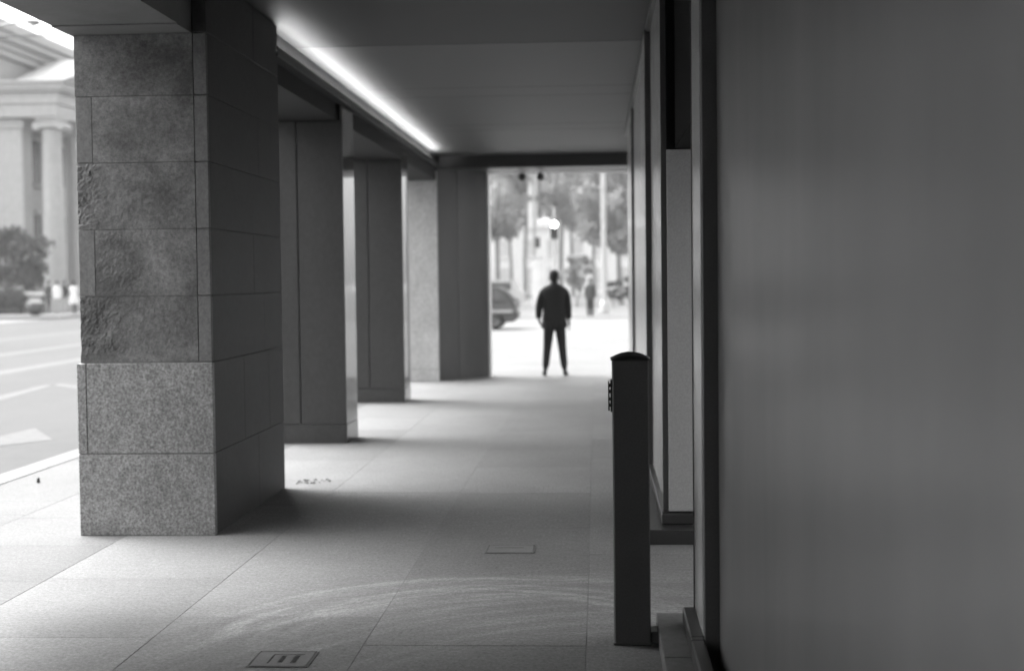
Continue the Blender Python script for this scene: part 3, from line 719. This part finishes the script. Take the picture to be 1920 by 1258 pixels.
# ------------------------------------------------------------------ far street furniture
pw = simple('pale_painted_steel', .42, .4)
lp = empty('street_lamp', (tx(1133, 66), 66, 0), 'tall plain pale lamp pole rising past the portal beam', 'lamp post')
MB().tube([(0, 0, 0), (0, 0, 4), (0, 0, 13)], [.14, .125, .10], 14).build('pole', pw, lp)
MB().lathe([(0, 0), (.24, 0), (.24, .08), (.19, .4), (.15, .6), (0, .62)], (0, 0, 0), 14).build('base', pw, lp)
MB().tube([(0, 0, 12.9), (-.8, 0, 13.4), (-2, 0, 13.5)], [.08, .06, .05], 10).build('arm', pw, lp)
boxo('lamp_head', M['pier'], lp, -2.7, -.15, 13.42, -1.9, .15, 13.6, c=.03)
bp = empty('banner_pole', (tx(1003, 90), 90, 0), 'pale pole with short white banners, left of the traffic signal', 'pole')
MB().tube([(0, 0, 0), (0, 0, 10.5)], [.13, .09], 12).build('pole', pw, bp)
for z0, z1 in ((6.9, 8.3), (5.0, 6.5)): boxo('banner', white_cl, bp, -.38, -.03, z0, .20, .03, z1, c=.01)
boxo('signal_box', M['dark'], bp, .05, -.5, 3.6, .38, -.15, 4.25, c=.03)
ks = empty('sign_column', (tx(1008, 85), 85, 0), 'broad white sign column standing left of the suited man', 'sign')
boxo('column', white_cl, ks, -.3, -.15, 0, .3, .15, 2.85, c=.03); boxo('cap', pw, ks, -.36, -.2, 2.853, .36, .2, 2.95, c=.02)
tl = empty('traffic_signal', (at(1039, 421, 45).x, 45, 0), 'traffic signal with a bright white lamp above the suited man', 'traffic light')
MB().tube([(0, .2, 0), (0, .2, 3.9)], [.045, .04], 12).build('pole', pw, tl)
zc = at(1039, 421, 45).z
boxo('housing', M['dark'], tl, -.12, -.06, zc-.46, .12, .14, zc+.16, c=.03)
MB().tube([(0, -.075, zc), (0, -.062, zc)], .11, 20).build('lit_lens', emit_mat('signal_lamp', 3.5), tl)
MB().tube([(0, -.072, zc-.3), (0, -.062, zc-.3)], .085, 20).build('dark_lens', simple('dark_lens', .05, .2), tl)
v_ = MB(); v_.tube([(0, -.06, zc-.19), (0, -.14, zc-.2)], .1, 16, caps=False); v_.build('visor', M['dark'], tl)
# pale building closing the street, with window openings
fb = empty('pale_building', (0, 150, 0), 'pale low building closing the view at the end of the street', 'building')
pale = simple('pale_render', .8, .8, .05, .3)
boxo('wall', pale, fb, -24, 150, 0, 18, 160, 7.0); boxo('cornice', pale, fb, -24.2, 149.6, 7.003, 18.2, 160.2, 7.5)
wg = simple('far_window_glass', .55, .2)
for k in range(16):
    for z in (1.0, 4.0):
        x = -23+k*2.55; f_ = boxo('window', wg, fb, x, 149.93, z, x+1.2, 149.99, z+1.8)
        boxo('sill', pale, f_, x-.1, 149.8, z-.15, x+1.3, 149.925, z-.02)
# low parked van far behind
vn = empty('parked_van', (at(950, 560, 80).x, 80, 0), 'pale grey van parked far down the street behind the hatchback', 'van')
b = MB(); pr = [(1.0, .3), (1.05, .9), (.75, 1.05), (.45, 1.6), (-2.6, 1.65), (-2.7, .3)]
b.add([(x, -.85, z) for x, z in pr]+[(x, .85, z) for x, z in pr], [tuple(range(6)), tuple(range(6, 12))[::-1]]+[(i, (i+1) % 6, 6+(i+1) % 6, 6+i) for i in range(6)])
b.build('body', simple('grey_van_paint', .45, .4), vn)
boxo('window', M['pier'], vn, -1.6, -.87, 1.05, .3, -.853, 1.45, c=.01)
for x in (-2.0, .45):
    for s_ in (-1, 1):
        wv = MB().lathe([(0, -.09), (.3, -.09), (.31, 0), (.3, .09), (0, .09)], (0, 0, 0), 18).build('wheel', rub, vn); wv.location = (x, s_*.76, .31); wv.rotation_euler = (R(90), 0, 0)

# ------------------------------------------------------------------ columned building across the road
cb = empty('columned_building', (-38, 87, 0), 'pale neoclassical building with tall columns under a heavy cornice', 'building')
st = granite_mat('limestone', .36, .05, .8, .1)
Xw, Yw, Xm = -35.5, 87.0, -37.65
boxo('wall', st, cb, -60, Yw, 0, Xm, 125, 16.4)
boxo('corner_pilaster', st, cb, Xw-2.2, Yw-.3, 0, Xw, Yw+1.2, 11.3, c=.05)
boxo('pilaster_capital', st, cb, Xw-2.35, Yw-.42, 11.303, Xw+.12, Yw+1.3, 11.9, c=.06)
# upper cornice of the main block, stepped
for q_, (pr, z0, z1) in enumerate(((.35, 16.1, 16.55), (.55, 16.553, 17.0), (.95, 17.003, 17.45), (1.25, 17.453, 18.1))):
    boxo('cornice', st, cb, -60, Yw-pr, z0, Xm+pr, 126, z1, c=.06)
b = MB(); a_ = (Xw+1.1, Yw-1.1); 
b.add([(-60, Yw-1.0, 18.1), (Xm+1.0, Yw-1.0, 18.1), (Xm+1.0, 126, 18.1), (-60, 126, 18.1), (-50, 97, 19.3), (-47, 97, 19.3), (-47, 112, 19.3), (-50, 112, 19.3)], [(0, 1, 5, 4), (1, 2, 6, 5), (2, 3, 7, 6), (3, 0, 4, 7), (4, 5, 6, 7)])
b.build('roof', st, cb)
# portico
Xp = -33.05
ent = [(.0, 11.95, 12.75), (.12, 12.753, 13.45), (.45, 13.453, 13.62), (.6, 13.623, 13.95), (.78, 13.953, 14.12)]
for pr, z0, z1 in ent:
    boxo('entablature', st, cb, Xm+.003, Yw-.9-pr, z0, Xp+pr, 112, z1, c=.03)
boxo('entablature', st, cb, -60, Yw-.75, 13.45, Xm, Yw-.35, 14.1, c=.03)
b = MB(); x1 = Xp+.7; y0 = Yw-1.6
xl, xg, yr, zr = -35.3, -32.2, 95.0, 16.8
b.add([(xl, y0, 14.125), (xg, y0, 14.125), (xg, yr, zr), (-36.6, yr, zr), (xg, 2*yr-y0, 14.125), (xl, 2*yr-y0, 14.125)], [(0, 1, 2, 3), (3, 2, 4, 5), (1, 4, 2), (0, 3, 5), (0, 5, 4, 1)])
b.build('portico_roof', granite_mat('roof_sheet', .2, .05, .6, .1), cb)
boxo('portico_base', st, cb, Xm+.01, Yw-1.0, 0, Xp+.3, 112, .5, c=.04)
colp = None
def column(y_):
    global colp
    if colp:
        c_ = copy_tree(colp); c_.parent = cb; c_.location = (Xp-.66+38, y_-87, 0); return
    c_ = bpy.data.objects.new('column', None); COL.objects.link(c_); c_.parent = cb; c_.location = (Xp-.66+38, y_-87, 0)
    MB().lathe([(.66, .8), (.68, 2.5), (.665, 5), (.62, 8), (.57, 11.0), (.6, 11.05), (.6, 11.12), (.57, 11.2)], (0, 0, 0), 28).build('shaft', st, c_)
    MB().lathe([(.0, .5), (.85, .5), (.85, .62), (.78, .7), (.8, .75), (.7, .8), (0, .8)], (0, 0, 0), 28).build('base', st, c_)
    b = MB().box(-.78, -.78, 11.75, .78, .78, 11.94, c=.03); b.box(-.7, -.68, 11.3, .7, .68, 11.748, c=.05)
    for sx in (-1, 1):
        b.tube([(sx*.76, -.7, 11.42), (sx*.76, .7, 11.42)], .24, 14)
    b.build('capital', st, c_); colp = c_
for y_ in (87.0, 91.4, 95.8, 100.2, 104.6, 109.0): column(y_)
dw = simple('dark_window', .05, .15)
for y_ in (94.2, 98.6, 103.0, 107.4):
    for z0, z1 in ((8.4, 11.3), (4.5, 6.3)):
        f_ = boxo('window', dw, cb, Xm+.002, y_-.65, z0, Xm+.03, y_+.65, z1)
        boxo('frame', st, f_, Xm+.03, y_-.04, z0, Xm+.08, y_+.04, z1); boxo('sill', st, f_, Xm+.002, y_-.8, z0-.25, Xm+.3, y_+.8, z0-.02)
        boxo('lintel', st, f_, Xm+.002, y_-.8, z1+.02, Xm+.3, y_+.8, z1+.3)
for o in list(cb.children):
    if o.name.split('.')[0] != 'column': rel(o, cb)

# forecourt planting
def fx(px, Y): return at(px, 583, Y).x
tree((fx(20, 80), 80, 0), 5.1, 2.2, 1.2, 'dark leafy tree on the forecourt left of the columns', leafB, 4200, .16, 31, 26, tr=.09, flat=.8)
h_ = MB(); rnd = random.Random(4); hx0, hx1 = fx(-60, 78), fx(48, 78)
for k in range(26): leaf_cloud(h_, (hx0+(hx1-hx0)*(k+.5)/26, 78+rnd.uniform(-.3, .3), .72), (.35, .6, .72), 190, .09, rnd)
hd = empty('hedge', ((hx0+hx1)/2, 78, 0), 'clipped dark hedge under the forecourt tree', 'hedge')
rel(h_.build('leaves', leafB, hd), hd)
rel(boxo('planter_trough', M['dark'], hd, hx0, 77.6, 0, hx1-.1, 78.4, .35, c=.04), hd)
pt = empty('bowl_planter', (fx(66, 74), 74, 0), 'round dark bowl planter with pale flowers beside the hedge', 'planter')
MB().lathe([(0, 0), (.22, .0), (.38, .15), (.47, .38), (.5, .66), (.46, .66), (.42, .55), (0, .5)], (0, 0, 0), 24).build('bowl', M['dark'], pt)
fl = MB(); leaf_cloud(fl, (0, 0, .72), (.42, .42, .14), 260, .06, rnd); fl.build('flowers', leafmat('flowers', .5), pt)
tb = empty('bench', (fx(66, 79), 79, 0), 'pale bench-like ledge behind the bowl planter', 'bench')
boxo('top', white_cl, tb, -.62, -.25, 1.02, .62, .25, 1.22, c=.03)
for x in (-.5, .5): boxo('leg', M['pier'], tb, x-.06, -.2, 0, x+.06, .2, 1.018, c=.01)

# street lamp whose arm reaches into the view at the top left
sl = empty('street_lamp', (-17.9, 40, -.12), 'pale curved street lamp arm in front of the columned building', 'lamp post')
hp = at(62, 43, 40); ox = -17.9
MB().tube([(0, 0, 0), (0, 0, 4), (0, 0, 8.6)], [.11, .09, .06], 12).build('pole', pw, sl)
arm = [(0, 0, 8.55), (.25, 0, 8.85), (.6, 0, 9.05), (1.0, 0, 9.17), (1.45, 0, 9.24), (hp.x-ox-.15, 0, 9.26)]
MB().tube(arm, [.05, .04, .035, .032, .03, .03], 10).build('arm', pw, sl)
b = MB(); b.tube([(hp.x-ox-.2, 0, 9.25), (hp.x-ox-.05, 0, 9.24), (hp.x-ox+.15, 0, 9.22), (hp.x-ox+.22, 0, 9.2)], [.05, .075, .075, .02], 14); b.build('lamp_head', simple('lamp_casing', .12, .5), sl)
b = MB(); b.tube([(hp.x-ox-.08, 0, 9.16), (hp.x-ox, 0, 9.14), (hp.x-ox+.08, 0, 9.15)], [.03, .06, .03], 14); b.build('lamp_glass', simple('frosted_glass', .75, .3), sl)
# overhead cables
for k, (pa, pb_) in enumerate((((0, 69), (110, 66)), ((0, 71), (60, 66)))):
    a_, c_ = at(*pa, 45), at(*pb_, 45); d = c_-a_
    pts = [a_-d*6, a_-d*2, a_, a_+d*.5+Vector((0, 0, -.01)), c_, c_+d*3, c_+d*8]
    o = MB().tube(pts, .016, 6).build('overhead_cable', M['black']); tag(o, ['thin dark overhead cable crossing before the cornice, upper of two', 'thin dark overhead cable crossing before the cornice, lower of two'][k], 'cable', 'overhead cables')

# meshes of these things were drawn in world coordinates: cancel their parent's offset
for par in (cove, bld, portal, near, alc, far, fb):
    for o in par.children: rel(o, par)
